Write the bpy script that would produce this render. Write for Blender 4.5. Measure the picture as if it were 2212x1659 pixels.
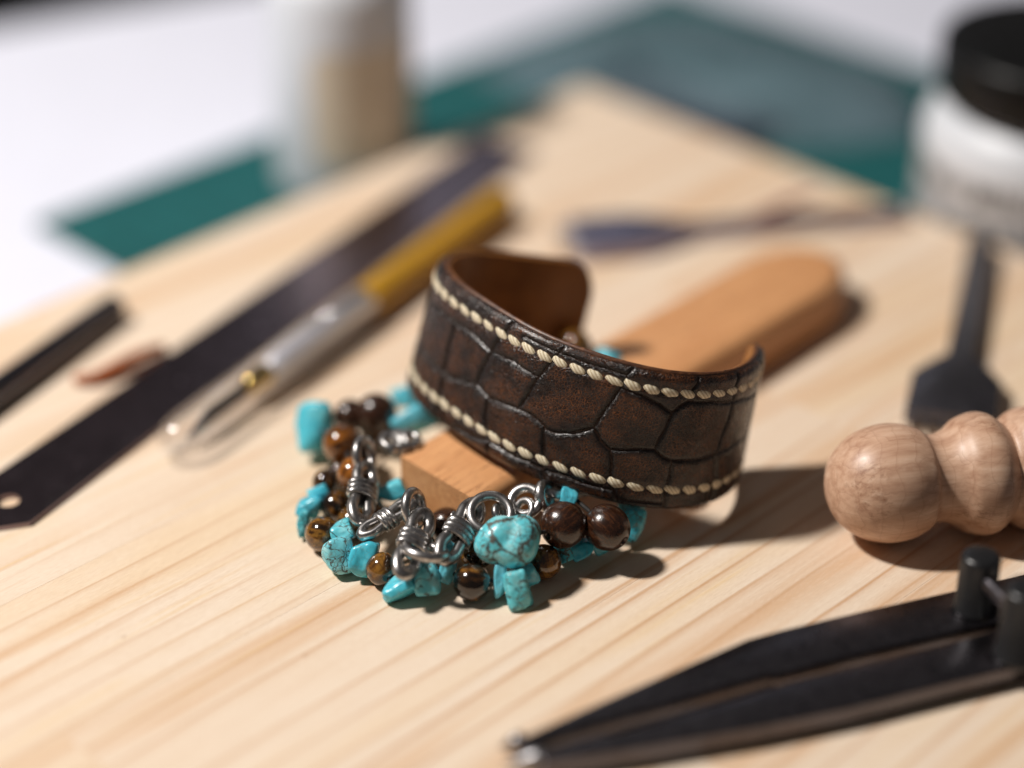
import bpy, bmesh, math, random
import numpy as np
from mathutils import Vector, Matrix, noise as mnoise

for o in list(bpy.data.objects): bpy.data.objects.remove(o)
scn = bpy.context.scene
col = scn.collection
S = 0.001                      # the script is written in millimetres, the scene is in metres

# ------------------------------------------------------------------ camera
PITCH = math.radians(30.8); FPX = 4813.0; DIST = 520.0
FWD = np.array([0, math.cos(PITCH), -math.sin(PITCH)]); RGT = np.array([1.0, 0, 0]); UPV = np.array([0, math.sin(PITCH), math.cos(PITCH)])
CAM = -DIST*FWD
cd = bpy.data.cameras.new('camera'); cam = bpy.data.objects.new('camera', cd); col.objects.link(cam)
cam.location = Vector(CAM)*S; cam.rotation_euler = (math.pi/2-PITCH, 0, 0)
cd.sensor_width = 36; cd.lens = 36*FPX/2212; cd.clip_start = 0.02; cd.clip_end = 20
cd.dof.use_dof = True; cd.dof.focus_distance = 0.452; cd.dof.aperture_fstop = 2.65; cd.dof.aperture_blades = 0
scn.camera = cam
# ------------------------------------------------------------------ light
w = bpy.data.worlds.new('World'); scn.world = w; w.use_nodes = True
bg = w.node_tree.nodes['Background']; bg.inputs[0].default_value = (1.0, 0.93, 0.93, 1); bg.inputs[1].default_value = 0.062
def area(name, loc, target, size, power, color, shape='DISK'):
    l = bpy.data.lights.new(name, 'AREA'); l.shape = shape; l.size = size*S; l.energy = power; l.color = color
    o = bpy.data.objects.new(name, l); col.objects.link(o); o.location = Vector(loc)*S
    o.rotation_euler = (Vector(target)-Vector(loc)).to_track_quat('-Z', 'Y').to_euler(); return o
area('key_lamp', (-640, -15, 930), (0, -20, 0), 120, 17.0, (1.0, 0.95, 0.895))
area('window_light', (-30, 930, 560), (0, 20, 0), 170, 0.16, (0.80, 0.86, 1.0), 'SQUARE')
scn.view_settings.view_transform = 'Standard'; scn.view_settings.look = 'None'
scn.view_settings.exposure = 0.0; scn.view_settings.gamma = 1.0; scn.view_settings.use_curve_mapping = False
scn.render.engine = 'CYCLES'

# ------------------------------------------------------------------ helpers
def at(x, y, z=0.0):
    """point at height z (mm) that lies on the sight line through picture point x, y"""
    d = FWD*FPX+RGT*(x-1106)-UPV*(y-829.5); t = (z-CAM[2])/d[2]; return CAM+d*t
def depth(p): return float((np.asarray(p)-CAM) @ FWD)
def camdir(r, u, t): 
    v = RGT*r+UPV*u-FWD*t; return Vector(v/np.linalg.norm(v))
def uv2w(u, v, z=0): return Vector(((u-v)/2**.5, (u+v)/2**.5, z))
WL = {}
def tag(o, label=None, cat=None, group=None, kind=None):
    if label: o['label'] = label
    if cat: o['category'] = cat
    if group: o['group'] = group
    if kind: o['kind'] = kind
    return o
def thing(name, loc, label, cat, group=None):
    o = bpy.data.objects.new(name, None); col.objects.link(o); o.empty_display_size = 0.01
    o.location = Vector(loc)*S; WL[o] = Vector(loc); tag(o, label, cat, group); return o
def mesh(name, verts, faces, mat, smooth=True):
    me = bpy.data.meshes.new(name); me.from_pydata([tuple(Vector(v)*S) for v in verts], [], faces); me.materials.append(mat)
    if smooth: me.polygons.foreach_set('use_smooth', [True]*len(me.polygons))
    me.update(); return me
def place(name, me, parent=None, loc=None, rot=None, local=False):
    """link a mesh; loc is a world point (mm) unless local, then it is in the parent's frame"""
    o = bpy.data.objects.new(name, me); col.objects.link(o)
    if parent is not None:
        o.parent = parent
        if loc is None: o.location = (0, 0, 0)
        else: o.location = (Vector(loc)-(Vector((0,0,0)) if local else WL[parent]))*S
    elif loc is not None: o.location = Vector(loc)*S
    if loc is not None and not local: WL[o] = Vector(loc)
    elif parent is not None: WL[o] = WL.get(parent, Vector((0,0,0)))
    if rot is not None: o.rotation_mode = 'QUATERNION'; o.rotation_quaternion = rot
    return o
def world_part(name, verts, faces, mat, parent, smooth=True):
    """verts given as world points (mm)"""
    b = WL[parent]; me = mesh(name, [Vector(v)-b for v in verts], faces, mat, smooth)
    return place(name, me, parent)
def basis(z, x=None):
    z = Vector(z).normalized(); x = Vector(x) if x is not None else Vector((0,0,1))
    if abs(z.dot(x.normalized())) > .98: x = Vector((0,1,.1))
    y = z.cross(x).normalized(); x = y.cross(z).normalized()
    return Matrix((x, y, z)).transposed()
def frame_axis(a, b, up=None):
    """matrix that maps local z to a->b, located at a"""
    return Matrix.Translation(Vector(a)) @ basis(Vector(b)-Vector(a), up).to_4x4()
def xf(M, verts): return [M @ Vector(v) for v in verts]
def lathe(prof, n=48, closed=False):
    V = []; Fc = []; m = len(prof)
    for r, z in prof:
        for k in range(n):
            a = 2*math.pi*k/n; V.append((r*math.cos(a), r*math.sin(a), z))
    for i in range(m if closed else m-1):
        j = (i+1) % m
        for k in range(n):
            l = (k+1) % n; Fc.append((i*n+k, i*n+l, j*n+l, j*n+k))
    return V, Fc
def tube(path, rad, n=12, closed=False, flat=1.0):
    P = [Vector(p) for p in path]; m = len(P); V = []; Fc = []
    T = []
    for i in range(m):
        a = P[(i-1) % m] if (closed or i > 0) else P[i]; b = P[(i+1) % m] if (closed or i < m-1) else P[i]
        T.append((b-a).normalized())
    N = T[0].orthogonal().normalized(); fr = []
    for i in range(m):
        if i: 
            q = T[i-1].rotation_difference(T[i]); N = q @ N
        fr.append((N.copy(), T[i].cross(N)))
    tw = 0
    if closed:
        q = T[-1].rotation_difference(T[0]); n2 = q @ N
        tw = math.atan2(fr[0][0].cross(n2).dot(T[0]), fr[0][0].dot(n2))
    for i in range(m):
        r = rad[i] if hasattr(rad, '__len__') else rad
        for k in range(n):
            a = 2*math.pi*k/n-(tw*i/m if closed else 0)
            V.append(P[i]+fr[i][0]*r*math.cos(a)+fr[i][1]*r*flat*math.sin(a))
    for i in range(m if closed else m-1):
        j = (i+1) % m
        for k in range(n):
            l = (k+1) % n; Fc.append((i*n+k, i*n+l, j*n+l, j*n+k))
    if not closed:
        Fc.append(tuple(range(n))[::-1]); Fc.append(tuple(range((m-1)*n, m*n)))
    return V, Fc
def join(*parts):
    V = []; Fc = []
    for v, f in parts:
        b = len(V); V += list(v); Fc += [tuple(i+b for i in q) for q in f]
    return V, Fc
def prism(outline, z0, z1, bev=0.0, seg=2, holes=()):
    """2-D outline (list of x,y) raised from z0 to z1 with rounded edges; returns verts, faces"""
    bm = bmesh.new()
    if holes:
        from mathutils.geometry import tessellate_polygon
        loops = [[Vector((x, y, 0)) for x, y in outline]]+[[Vector((x, y, 0)) for x, y in h] for h in holes]
        tris = tessellate_polygon(loops); flat = [p for l in loops for p in l]
        top = [bm.verts.new((p.x, p.y, z1)) for p in flat]; bot = [bm.verts.new((p.x, p.y, z0)) for p in flat]
        for t in tris:
            bm.faces.new([top[i] for i in t]); bm.faces.new([bot[i] for i in reversed(t)])
        b = 0
        for l in loops:
            n = len(l)
            for i in range(n):
                j = (i+1) % n; bm.faces.new((bot[b+i], bot[b+j], top[b+j], top[b+i]))
            b += n
    else:
        top = [bm.verts.new((x, y, z1)) for x, y in outline]; bot = [bm.verts.new((x, y, z0)) for x, y in outline]
        bm.faces.new(top); bm.faces.new(bot[::-1]); n = len(top)
        for i in range(n):
            j = (i+1) % n; bm.faces.new((bot[i], bot[j], top[j], top[i]))
    bmesh.ops.recalc_face_normals(bm, faces=bm.faces)
    if bev > 0:
        ed = [e for e in bm.edges if len(e.link_faces) == 2 and e.calc_face_angle() > math.radians(40)]
        bmesh.ops.bevel(bm, geom=ed, offset=bev, segments=seg, profile=.5, affect='EDGES', clamp_overlap=True)
    bm.verts.index_update()
    V = [v.co.copy() for v in bm.verts]; Fc = [tuple(v.index for v in f.verts) for f in bm.faces]; bm.free(); return V, Fc
def arc(cx, cy, r, a0, a1, n=8): return [(cx+r*math.cos(a0+(a1-a0)*i/n), cy+r*math.sin(a0+(a1-a0)*i/n)) for i in range(n+1)]
def auto_smooth(me, ang=35):
    bm = bmesh.new(); bm.from_mesh(me)
    for e in bm.edges:
        if len(e.link_faces) == 2 and e.calc_face_angle() > math.radians(ang): e.smooth = False
    bm.to_mesh(me); bm.free(); return me

# ------------------------------------------------------------------ materials
class NT:
    def __init__(s, name):
        s.m = bpy.data.materials.new(name); s.m.use_nodes = True; s.t = s.m.node_tree; s.N = s.t.nodes; s.b = s.N['Principled BSDF']; s.out = s.N['Material Output']
    def n(s, typ, **kw):
        nd = s.N.new(typ)
        for k, v in kw.items():
            if k.startswith('_'): setattr(nd, k[1:], v)
        for k, v in kw.items():
            if not k.startswith('_'): s.set(nd, k, v)
        return nd
    def set(s, nd, key, v):
        sock = nd.inputs[int(key[1:])] if key[0] == 'i' and key[1:].isdigit() else nd.inputs[key.replace('_', ' ')]
        if isinstance(v, bpy.types.NodeSocket): s.t.links.new(v, sock)
        elif isinstance(v, bpy.types.Node): s.t.links.new(v.outputs[0], sock)
        else: sock.default_value = v
    def p(s, **kw):
        for k, v in kw.items(): s.set(s.b, k, v)
        return s
    def coords(s, scale=(1,1,1), rnd=0.0, src='Object'):
        """object coordinates in millimetres, shifted by the object's own random number"""
        tc = s.n('ShaderNodeTexCoord'); v = s.n('ShaderNodeVectorMath', _operation='SCALE', i0=tc.outputs[src]); v.inputs['Scale'].default_value = 1000
        out = v.outputs[0]
        if rnd:
            oi = s.n('ShaderNodeObjectInfo'); mu = s.n('ShaderNodeMath', _operation='MULTIPLY', i0=oi.outputs['Random'], i1=rnd)
            cx = s.n('ShaderNodeCombineXYZ', i0=mu.outputs[0], i1=mu.outputs[0], i2=mu.outputs[0])
            out = s.n('ShaderNodeVectorMath', _operation='ADD', i0=out, i1=cx.outputs[0]).outputs[0]
        if scale != (1,1,1): out = s.n('ShaderNodeVectorMath', _operation='MULTIPLY', i0=out, i1=scale).outputs[0]
        return out
    def noise(s, vec, scale, detail=3, rough=.55, dist=0.0): return s.n('ShaderNodeTexNoise', Vector=vec, Scale=scale, Detail=detail, Roughness=rough, Distortion=dist).outputs[0]
    def ramp(s, fac, stops, interp='LINEAR'):
        r = s.n('ShaderNodeValToRGB', i0=fac); e = r.color_ramp; e.interpolation = interp
        while len(e.elements) < len(stops): e.elements.new(.5)
        for el, (p, c) in zip(e.elements, stops): el.position = p; el.color = (c, c, c, 1) if isinstance(c, (int, float)) else (*c, 1)
        return r.outputs[0]
    def math(s, op, a, b=0.0, c=0.0, clamp=False):
        nd = s.n('ShaderNodeMath', _operation=op, _use_clamp=clamp, i0=a, i1=b, i2=c); return nd.outputs[0]
    def mix(s, fac, a, b, mode='MIX'):
        nd = s.n('ShaderNodeMix', _data_type='RGBA', _blend_type=mode)
        s.set(nd, 'i0', fac)
        for i, v in ((6, a), (7, b)): 
            if isinstance(v, tuple): v = (*v, 1) if len(v) == 3 else v
            s.set(nd, f'i{i}', v)
        return nd.outputs[2]
    def bump(s, h, strength=.3, dist=.1, normal=None):
        nd = s.n('ShaderNodeBump', Height=h, Strength=strength, Distance=dist*S)
        if normal is not None: s.set(nd, 'Normal', normal)
        return nd.outputs[0]
    def sep(s, v): return s.n('ShaderNodeSeparateXYZ', i0=v).outputs
    def vor(s, vec, scale, feature='F1', rnd=1.0): return s.n('ShaderNodeTexVoronoi', _feature=feature, Vector=vec, Scale=scale, Randomness=rnd).outputs[0]
    def warp(s, vec, scale, amt):
        nz = s.n('ShaderNodeTexNoise', Vector=vec, Scale=scale, Detail=3.0).outputs[1]
        a = s.n('ShaderNodeVectorMath', _operation='SUBTRACT', i0=nz, i1=(.5,.5,.5)); b = s.n('ShaderNodeVectorMath', _operation='SCALE', i0=a.outputs[0]); b.inputs['Scale'].default_value = amt
        return s.n('ShaderNodeVectorMath', _operation='ADD', i0=vec, i1=b.outputs[0]).outputs[0]

M = {}
def m_pine():
    t = NT('pine'); c = t.coords(rnd=900.0); tc = t.coords(); rn_ = t.n('ShaderNodeObjectInfo').outputs['Random']
    mul = lambda sc, src=c: t.n('ShaderNodeVectorMath', _operation='MULTIPLY', i0=src, i1=sc).outputs[0]
    x, y, z = t.sep(c)
    base = t.ramp(t.noise(mul((.008, .035, .035)), 1.0, 3), [(.32, (.76, .605, .460)), (.50, (.80, .665, .53)), (.68, (.775, .60, .42))])
    # broad soft brown streaks along the grain
    st = t.noise(mul((.0045, .115, .1)), 1.0, 3, .55); st2 = t.noise(mul((.016, .20, .1)), 1.0, 2)
    broad = t.math('MULTIPLY', t.ramp(st, [(.51, 0.0), (.575, .75), (.64, 1.0), (.74, .35)]), t.ramp(st2, [(.36, .25), (.60, 1.0)]))
    k = t.mix(t.math('MULTIPLY', broad, .80), base, (.66, .415, .24))
    # growth rings: thin lines, one edge crisp, fading in and out
    ph = t.math('ADD', t.math('MULTIPLY', y, .135), t.math('MULTIPLY', t.noise(mul((.0035, .045, .05)), 1.0, 2), 1.9))
    ph = t.math('ADD', ph, t.math('MULTIPLY', t.noise(mul((.05, 1.6, 1)), 1.0, 3), .07))
    ring = t.ramp(t.math('FRACT', ph), [(0, 0.0), (.62, .0), (.84, .30), (.92, 1.0), (.955, .75), (1.0, 0.0)])
    amp = t.ramp(t.noise(mul((.006, .06, .07)), 1.0, 2), [(.36, .20), (.54, 1.0)])
    amp = t.math('MULTIPLY', amp, t.math('ADD', t.math('MULTIPLY', rn_, .7), .35))
    k = t.mix(t.math('MULTIPLY', ring, amp), k, (.56, .32, .165))
    # yellow resin lines
    yl = t.ramp(t.noise(mul((.011, .42, .4)), 1.0, 3, .6), [(.62, 0.0), (.70, .55), (.76, .8)]); k = t.mix(yl, k, (.75, .52, .25))
    # fibres and sanding nap
    fib = t.noise(mul((.10, 3.4, 3.4)), 1.0, 4, .65); fib2 = t.noise(mul((.55, 5.5, 5.5)), 1.0, 3, .75); pore = t.noise(mul((.16, 2.2, 2)), 1.0, 2, .6)
    k = t.mix(t.math('MULTIPLY', t.ramp(fib, [(.48, 0.0), (.70, 1.0)]), .34), k, (.62, .44, .29))
    k = t.mix(t.math('MULTIPLY', t.ramp(fib2, [(.50, 0.0), (.66, 1.0)]), .34), k, (.60, .45, .33))
    k = t.mix(t.math('MULTIPLY', t.ramp(fib2, [(.30, 1.0), (.45, 0.0)]), .30), k, (.90, .81, .71))
    k = t.mix(t.math('MULTIPLY', t.ramp(pore, [(.70, 0.0), (.76, 1.0)]), .30), k, (.45, .27, .15))
    # specks, bits of dust and one or two pin knots
    fl = t.ramp(t.vor(mul((.045, .06, .06)), 1.0), [(.0, 1.0), (.022, .8), (.045, 0.0)]); k = t.mix(t.math('MULTIPLY', fl, .55), k, (.36, .19, .10))
    sp = t.ramp(t.vor(mul((.26, .33, .3)), 1.0), [(.0, 1.0), (.030, .7), (.050, 0.0)]); sm = t.ramp(t.noise(c, .06, 2), [(.52, 0.0), (.56, 1.0)]); k = t.mix(t.math('MULTIPLY', t.math('MULTIPLY', sp, sm), .6), k, (.25, .16, .10))
    t.p(Base_Color=k, Roughness=t.ramp(fib, [(.3, .55), (.7, .70)]), Normal=t.bump(t.math('ADD', fib2, t.math('MULTIPLY', fib, .5)), .40, .05))
    t.b.inputs['Specular IOR Level'].default_value = .22
    return t.m
def m_simple(name, color, rough=.5, metal=0.0, spec=.5, var=.12, scale=.25, bump=0.0, bscale=2.0, coat=0.0):
    t = NT(name); c = t.coords(rnd=50.0)
    nz = t.noise(c, scale, 4); dark = tuple(v*(1-var) for v in color); lite = tuple(min(1, v*(1+var)) for v in color)
    t.p(Base_Color=t.ramp(nz, [(.3, dark), (.7, lite)]), Roughness=t.ramp(t.noise(c, scale*3, 3), [(.3, max(.02, rough*.85)), (.7, min(1, rough*1.15))]), Metallic=metal)
    t.b.inputs['Specular IOR Level'].default_value = spec; t.b.inputs['Coat Weight'].default_value = coat; t.b.inputs['Coat Roughness'].default_value = .08
    if bump: t.p(Normal=t.bump(t.noise(c, bscale, 3), bump, .1))
    return t.m
def m_beech(name, a, b, pore, long=(.03, .9, .9), rough=.42):
    t = NT(name); c = t.coords(rnd=300.0)
    g = t.noise(t.n('ShaderNodeVectorMath', _operation='MULTIPLY', i0=c, i1=long).outputs[0], 1.0, 3)
    fl = t.noise(t.n('ShaderNodeVectorMath', _operation='MULTIPLY', i0=c, i1=(long[0]*7, long[1]*2.6, long[2]*2.6)).outputs[0], 1.0, 2, .6)
    k = t.ramp(g, [(.32, a), (.68, b)])
    k = t.mix(t.math('MULTIPLY', t.ramp(fl, [(.62, 0.0), (.68, 1.0)]), .85), k, pore)
    t.p(Base_Color=k, Roughness=rough, Normal=t.bump(fl, .15, .06)); return t.m
def m_turned():
    t = NT('turned_beech'); c = t.coords()
    x, y, z = t.sep(c)
    g = t.noise(t.n('ShaderNodeVectorMath', _operation='MULTIPLY', i0=c, i1=(.5, .5, .05)).outputs[0], 1.0, 4, .6)
    k = t.ramp(g, [(.30, (.42, .235, .15)), (.52, (.56, .35, .235)), (.72, (.66, .45, .32))])
    fl = t.noise(t.n('ShaderNodeVectorMath', _operation='MULTIPLY', i0=t.warp(c, .1, 4), i1=(1.0, 1.0, .45)).outputs[0], .75, 4, .7); msk = t.ramp(t.noise(c, .075, 3), [(.52, 0.0), (.60, 1.0)])
    k = t.mix(t.math('MULTIPLY', t.math('MULTIPLY', t.ramp(fl, [(.48, 0.0), (.66, 1.0)]), msk), .65), k, (.20, .075, .030))
    cx = t.ramp(t.math('FRACT', t.math('ADD', t.math('MULTIPLY', z, .26), t.math('MULTIPLY', t.noise(c, .12, 2), 1.6))), [(.0, 1.0), (.05, .4), (.14, 0.0)])
    cy = t.ramp(t.math('FRACT', t.math('ADD', t.math('MULTIPLY', x, .21), t.math('MULTIPLY', t.noise(c, .15, 2), 1.4))), [(.0, 1.0), (.04, .4), (.11, 0.0)])
    k = t.mix(t.math('MULTIPLY', t.math('MAXIMUM', cx, cy), .30), k, (.25, .105, .055))
    wear = t.ramp(t.noise(c, .22, 5, .7), [(.55, 0.0), (.75, 1.0)]); k = t.mix(t.math('MULTIPLY', wear, .35), k, (.70, .50, .37))
    t.p(Base_Color=k, Roughness=t.ramp(g, [(.3, .34), (.7, .50)]), Normal=t.bump(t.noise(c, 1.6, 4), .12, .1)); return t.m
def m_leather():
    t = NT('croc_leather'); c = t.coords()
    at_ = t.n('ShaderNodeAttribute', _attribute_name='groove').outputs['Fac']      # 0 in a groove .. 1 inside a scale
    wc = t.warp(c, .7, .5)
    e1 = t.vor(wc, 1.55, 'DISTANCE_TO_EDGE'); e2 = t.vor(t.warp(c, 1.5, .3), 3.4, 'DISTANCE_TO_EDGE')
    cr = t.math('MAXIMUM', t.ramp(e1, [(0, 1.0), (.035, .5), (.08, 0.0)]), t.math('MULTIPLY', t.ramp(e2, [(0, 1.0), (.07, 0.0)]), .40))
    big = t.noise(t.warp(c, .1, 3), .16, 3, .6); bigm = t.ramp(big, [(.38, 0.0), (.60, 1.0)])
    fine = t.noise(c, 1.3, 4, .7)
    base = t.ramp(big, [(.36, (.0014, .0011, .0013)), (.52, (.0030, .0017, .0016)), (.72, (.0085, .0036, .0023))])
    base = t.mix(t.ramp(fine, [(.54, 0.0), (.80, .30)]), base, (.030, .011, .005))
    inner = t.ramp(at_, [(.25, 0.0), (.90, 1.0)])
    k = t.mix(t.math('MULTIPLY', t.math('MULTIPLY', cr, t.math('ADD', t.math('MULTIPLY', bigm, .80), .18)), inner), base, (.20, .066, .020))
    gro = t.ramp(at_, [(.0, 1.0), (.10, .75), (.20, 0.0)])
    k = t.mix(t.math('MULTIPLY', gro, t.ramp(fine, [(.35, .35), (.65, .9)])), k, (.055, .022, .010))
    sp = t.ramp(t.noise(c, 3.2, 2), [(.73, 0.0), (.76, 1.0)]); k = t.mix(t.math('MULTIPLY', sp, .35), k, (.35, .25, .18))
    h = t.math('SUBTRACT', t.math('MULTIPLY', fine, .5), cr)
    stri = t.noise(t.warp(c, .3, 2.0), .9, 4, .7)
    t.p(Base_Color=k, Roughness=t.ramp(t.noise(c, .4, 4), [(.3, .17), (.7, .36)]), Normal=t.bump(t.math('ADD', h, stri), .48, .10))
    t.b.inputs['Specular IOR Level'].default_value = .50; t.b.inputs['Coat Weight'].default_value = .10; t.b.inputs['Coat Roughness'].default_value = .25
    return t.m
def m_lining():
    t = NT('lining_leather'); c = t.coords(); n1 = t.noise(c, .12, 4); n2 = t.noise(c, 2.2, 4, .7)
    k = t.ramp(n1, [(.3, (.22, .085, .020)), (.7, (.42, .17, .042))])
    k = t.mix(t.ramp(n2, [(.50, 0.0), (.74, .5)]), k, (.06, .022, .008))
    t.p(Base_Color=k, Roughness=.48, Normal=t.bump(n2, .3, .1)); return t.m
def m_edge():
    t = NT('burnished_edge'); c = t.coords(); n2 = t.noise(t.n('ShaderNodeVectorMath', _operation='MULTIPLY', i0=c, i1=(.6,.6,2.2)).outputs[0], 1.2, 4, .7)
    k = t.ramp(n2, [(.35, (.045, .018, .010)), (.55, (.11, .042, .018)), (.75, (.24, .095, .036))])
    t.p(Base_Color=k, Roughness=.42, Normal=t.bump(n2, .3, .12)); return t.m
def m_thread():
    t = NT('waxed_thread'); c = t.coords(); x, y, z = t.sep(c)
    f0 = t.noise(t.n('ShaderNodeVectorMath', _operation='MULTIPLY', i0=c, i1=(1.6, 7, 7)).outputs[0], 1.0, 3, .6)
    tw = t.math('SINE', t.math('ADD', t.math('MULTIPLY', t.math('ADD', x, t.math('MULTIPLY', y, 1.7)), 4.6), t.math('MULTIPLY', f0, 2.0)))
    f = t.math('ADD', t.math('MULTIPLY', f0, .55), t.math('MULTIPLY', t.math('ADD', tw, 1.0), .15)); f = t.math('ADD', f, .06)
    k = t.ramp(f, [(.28, (.40, .31, .18)), (.48, (.72, .62, .43)), (.72, (.86, .79, .63))])
    t.p(Base_Color=k, Roughness=.62, Normal=t.bump(f, .5, .12)); t.b.inputs['Sheen Weight'].default_value = .2; return t.m
def m_turq(name, vein, tone, vs=.24, cover=0.0):
    t = NT(name); c = t.coords(rnd=120.0)
    big = t.noise(c, .22, 3); sm = t.noise(c, .9, 4)
    a, b, d = tone
    k = t.ramp(t.math('ADD', t.math('MULTIPLY', big, .7), t.math('MULTIPLY', sm, .3)), [(.33, a), (.52, b), (.68, d)])
    oi = t.n('ShaderNodeObjectInfo').outputs['Random']
    k = t.mix(.34, k, t.ramp(oi, [(0.0, (.03, .36, .54)), (.3, (.06, .52, .66)), (.55, (.16, .58, .56)), (.8, (.36, .72, .74)), (1.0, (.05, .42, .46))]))
    wc = t.warp(t.warp(c, .22, 5.0), 1.2, 1.3); e = t.vor(wc, vs, 'DISTANCE_TO_EDGE'); e2 = t.vor(t.warp(c, .9, .9), .75, 'DISTANCE_TO_EDGE')
    msk = t.ramp(t.noise(c, .16, 3), [(.44, 0.0), (.58, 1.0)])
    ln = t.math('MULTIPLY', t.ramp(e, [(0, 1.0), (.016+cover*.02, .8), (.04+cover*.04, 0.0)]), t.ramp(t.noise(c, .33, 3), [(.40-cover*.14, 0.0), (.50-cover*.12, 1.0)])); ln2 = t.math('MULTIPLY', t.ramp(e2, [(0, 1.0), (.035, .6), (.07, 0.0)]), msk)
    blot = t.math('MULTIPLY', t.ramp(sm, [(.56, 0.0), (.66, 1.0)]), t.ramp(t.noise(c, .3, 2), [(.54, 0.0), (.66, 1.0)]))
    dots = t.ramp(t.noise(c, 1.9, 2), [(.70, 0.0), (.76, .55)])
    v = t.math('MULTIPLY', t.math('MAXIMUM', t.math('MAXIMUM', ln, ln2), blot), vein); v = t.math('MAXIMUM', v, t.math('MULTIPLY', dots, .55))
    k = t.mix(v, k, t.ramp(sm, [(.35, (.020, .013, .009)), (.65, (.10, .065, .036))]))
    t.p(Base_Color=k, Roughness=t.math('ADD', t.math('MULTIPLY', v, .3), .24), Normal=t.bump(t.math('SUBTRACT', t.math('MULTIPLY', sm, .4), v), .30, .10))
    t.b.inputs['Subsurface Weight'].default_value = .0; t.b.inputs['Specular IOR Level'].default_value = .55
    return t.m
def m_tiger(name='tiger_eye', gain=0.0):
    t = NT(name); c = t.coords(rnd=70.0); wc = t.warp(c, .25, 2.2)
    b = t.noise(t.n('ShaderNodeVectorMath', _operation='MULTIPLY', i0=wc, i1=(.10, .55, .28)).outputs[0], 1.0, 3)
    f = t.noise(t.n('ShaderNodeVectorMath', _operation='MULTIPLY', i0=wc, i1=(3.4, .35, .5)).outputs[0], 1.0, 3, .6)
    oi = t.n('ShaderNodeObjectInfo').outputs['Random']
    bb = t.math('ADD', t.math('ADD', b, gain), t.math('MULTIPLY', t.math('SUBTRACT', oi, .5), .20*(1-gain*8)))
    k = t.ramp(bb, [(.36, (.006, .0035, .002)), (.47, (.035, .015, .005)), (.56, (.16, .066, .012)), (.62, (.30, .14, .024)), (.69, (.05, .02, .006))] if not gain else [(.42, (.03, .010, .003)), (.55, (.20, .066, .010)), (.66, (.36, .125, .018)), (.76, (.14, .045, .008))])
    k = t.mix(t.math('MULTIPLY', t.ramp(f, [(.4, 0.0), (.7, 1.0)]), .6), k, (.018, .008, .003))
    t.p(Base_Color=k, Roughness=.13); t.b.inputs['Coat Weight'].default_value = .7; t.b.inputs['Coat Roughness'].default_value = .03; return t.m
def m_woodbead():
    t = NT('dark_wood_bead'); c = t.coords(rnd=60.0)
    g = t.noise(t.n('ShaderNodeVectorMath', _operation='MULTIPLY', i0=c, i1=(1.6, 1.6, .22)).outputs[0], 1.0, 4, .65)
    k = t.ramp(g, [(.30, (.010, .0042, .0028)), (.52, (.032, .0115, .0055)), (.68, (.085, .030, .010)), (.80, (.022, .008, .004))])
    t.p(Base_Color=k, Roughness=.24, Normal=t.bump(t.math('ADD', t.noise(c, 2.6, 3), g), .36, .12)); t.b.inputs['Coat Weight'].default_value = .45; t.b.inputs['Coat Roughness'].default_value = .14; return t.m
def m_silver():
    t = NT('oxidised_silver'); c = t.coords(rnd=40.0); n1 = t.noise(c, .55, 4, .65); n2 = t.noise(c, 2.5, 3)
    k = t.ramp(n1, [(.32, (.15, .14, .137)), (.50, (.46, .445, .435)), (.70, (.78, .76, .74))])
    t.p(Base_Color=k, Metallic=1.0, Roughness=t.ramp(n1, [(.3, .42), (.7, .24)]), Normal=t.bump(n2, .12, .06)); return t.m
def m_clear(name, tint, rough=.03, ior=1.49):
    t = NT(name); t.p(Base_Color=(*tint, 1), Roughness=rough, IOR=ior); t.b.inputs['Transmission Weight'].default_value = 1.0; return t.m
def m_cap():
    t = NT('clear_plastic'); lw = t.n('ShaderNodeLayerWeight'); lw.inputs[0].default_value = .5
    fc = t.math('ADD', t.math('MULTIPLY', t.math('POWER', lw.outputs['Facing'], 3.0), .80), .04)
    tr = t.n('ShaderNodeBsdfTransparent', i0=(.975, .975, .98, 1)); gl = t.n('ShaderNodeBsdfGlossy', i0=(1, 1, 1, 1)); gl.inputs['Roughness'].default_value = .09
    mx = t.n('ShaderNodeMixShader', i0=fc, i1=tr.outputs[0], i2=gl.outputs[0]); t.t.links.new(mx.outputs[0], t.out.inputs[0]); return t.m
def m_film():
    t = NT('plastic_film'); c = t.coords(); tr = t.n('ShaderNodeBsdfTransparent', i0=(.86, .92, .93, 1))
    t.p(Base_Color=(.22, .32, .37, 1), Roughness=.22, Normal=t.bump(t.noise(c, .08, 3), .6, 3.0)); t.b.inputs['Specular IOR Level'].default_value = .6
    mx = t.n('ShaderNodeMixShader', i0=t.ramp(t.noise(c, .025, 3), [(.35, .22), (.65, .48)]), i1=tr.outputs[0], i2=t.b.outputs[0]); t.t.links.new(mx.outputs[0], t.out.inputs[0]); return t.m
def m_mat():
    t = NT('cutting_mat'); c = t.coords(); x, y, z = t.sep(c)
    def grid(v, p, wd):
        f = t.math('ABSOLUTE', t.math('SUBTRACT', t.math('FRACT', t.math('MULTIPLY', v, 1/p)), .5)); return t.math('LESS_THAN', f, wd/p)
    g = t.math('MAXIMUM', grid(x, 10, .5), grid(y, 10, .5)); n1 = t.noise(c, .05, 3)
    k = t.ramp(n1, [(.3, (.004, .088, .090)), (.7, (.007, .108, .110))])
    k = t.mix(t.math('MULTIPLY', g, .8), k, (.003, .050, .052))
    t.p(Base_Color=k, Roughness=.55, Normal=t.bump(t.noise(c, 1.5, 2), .2, .1)); return t.m
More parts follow.
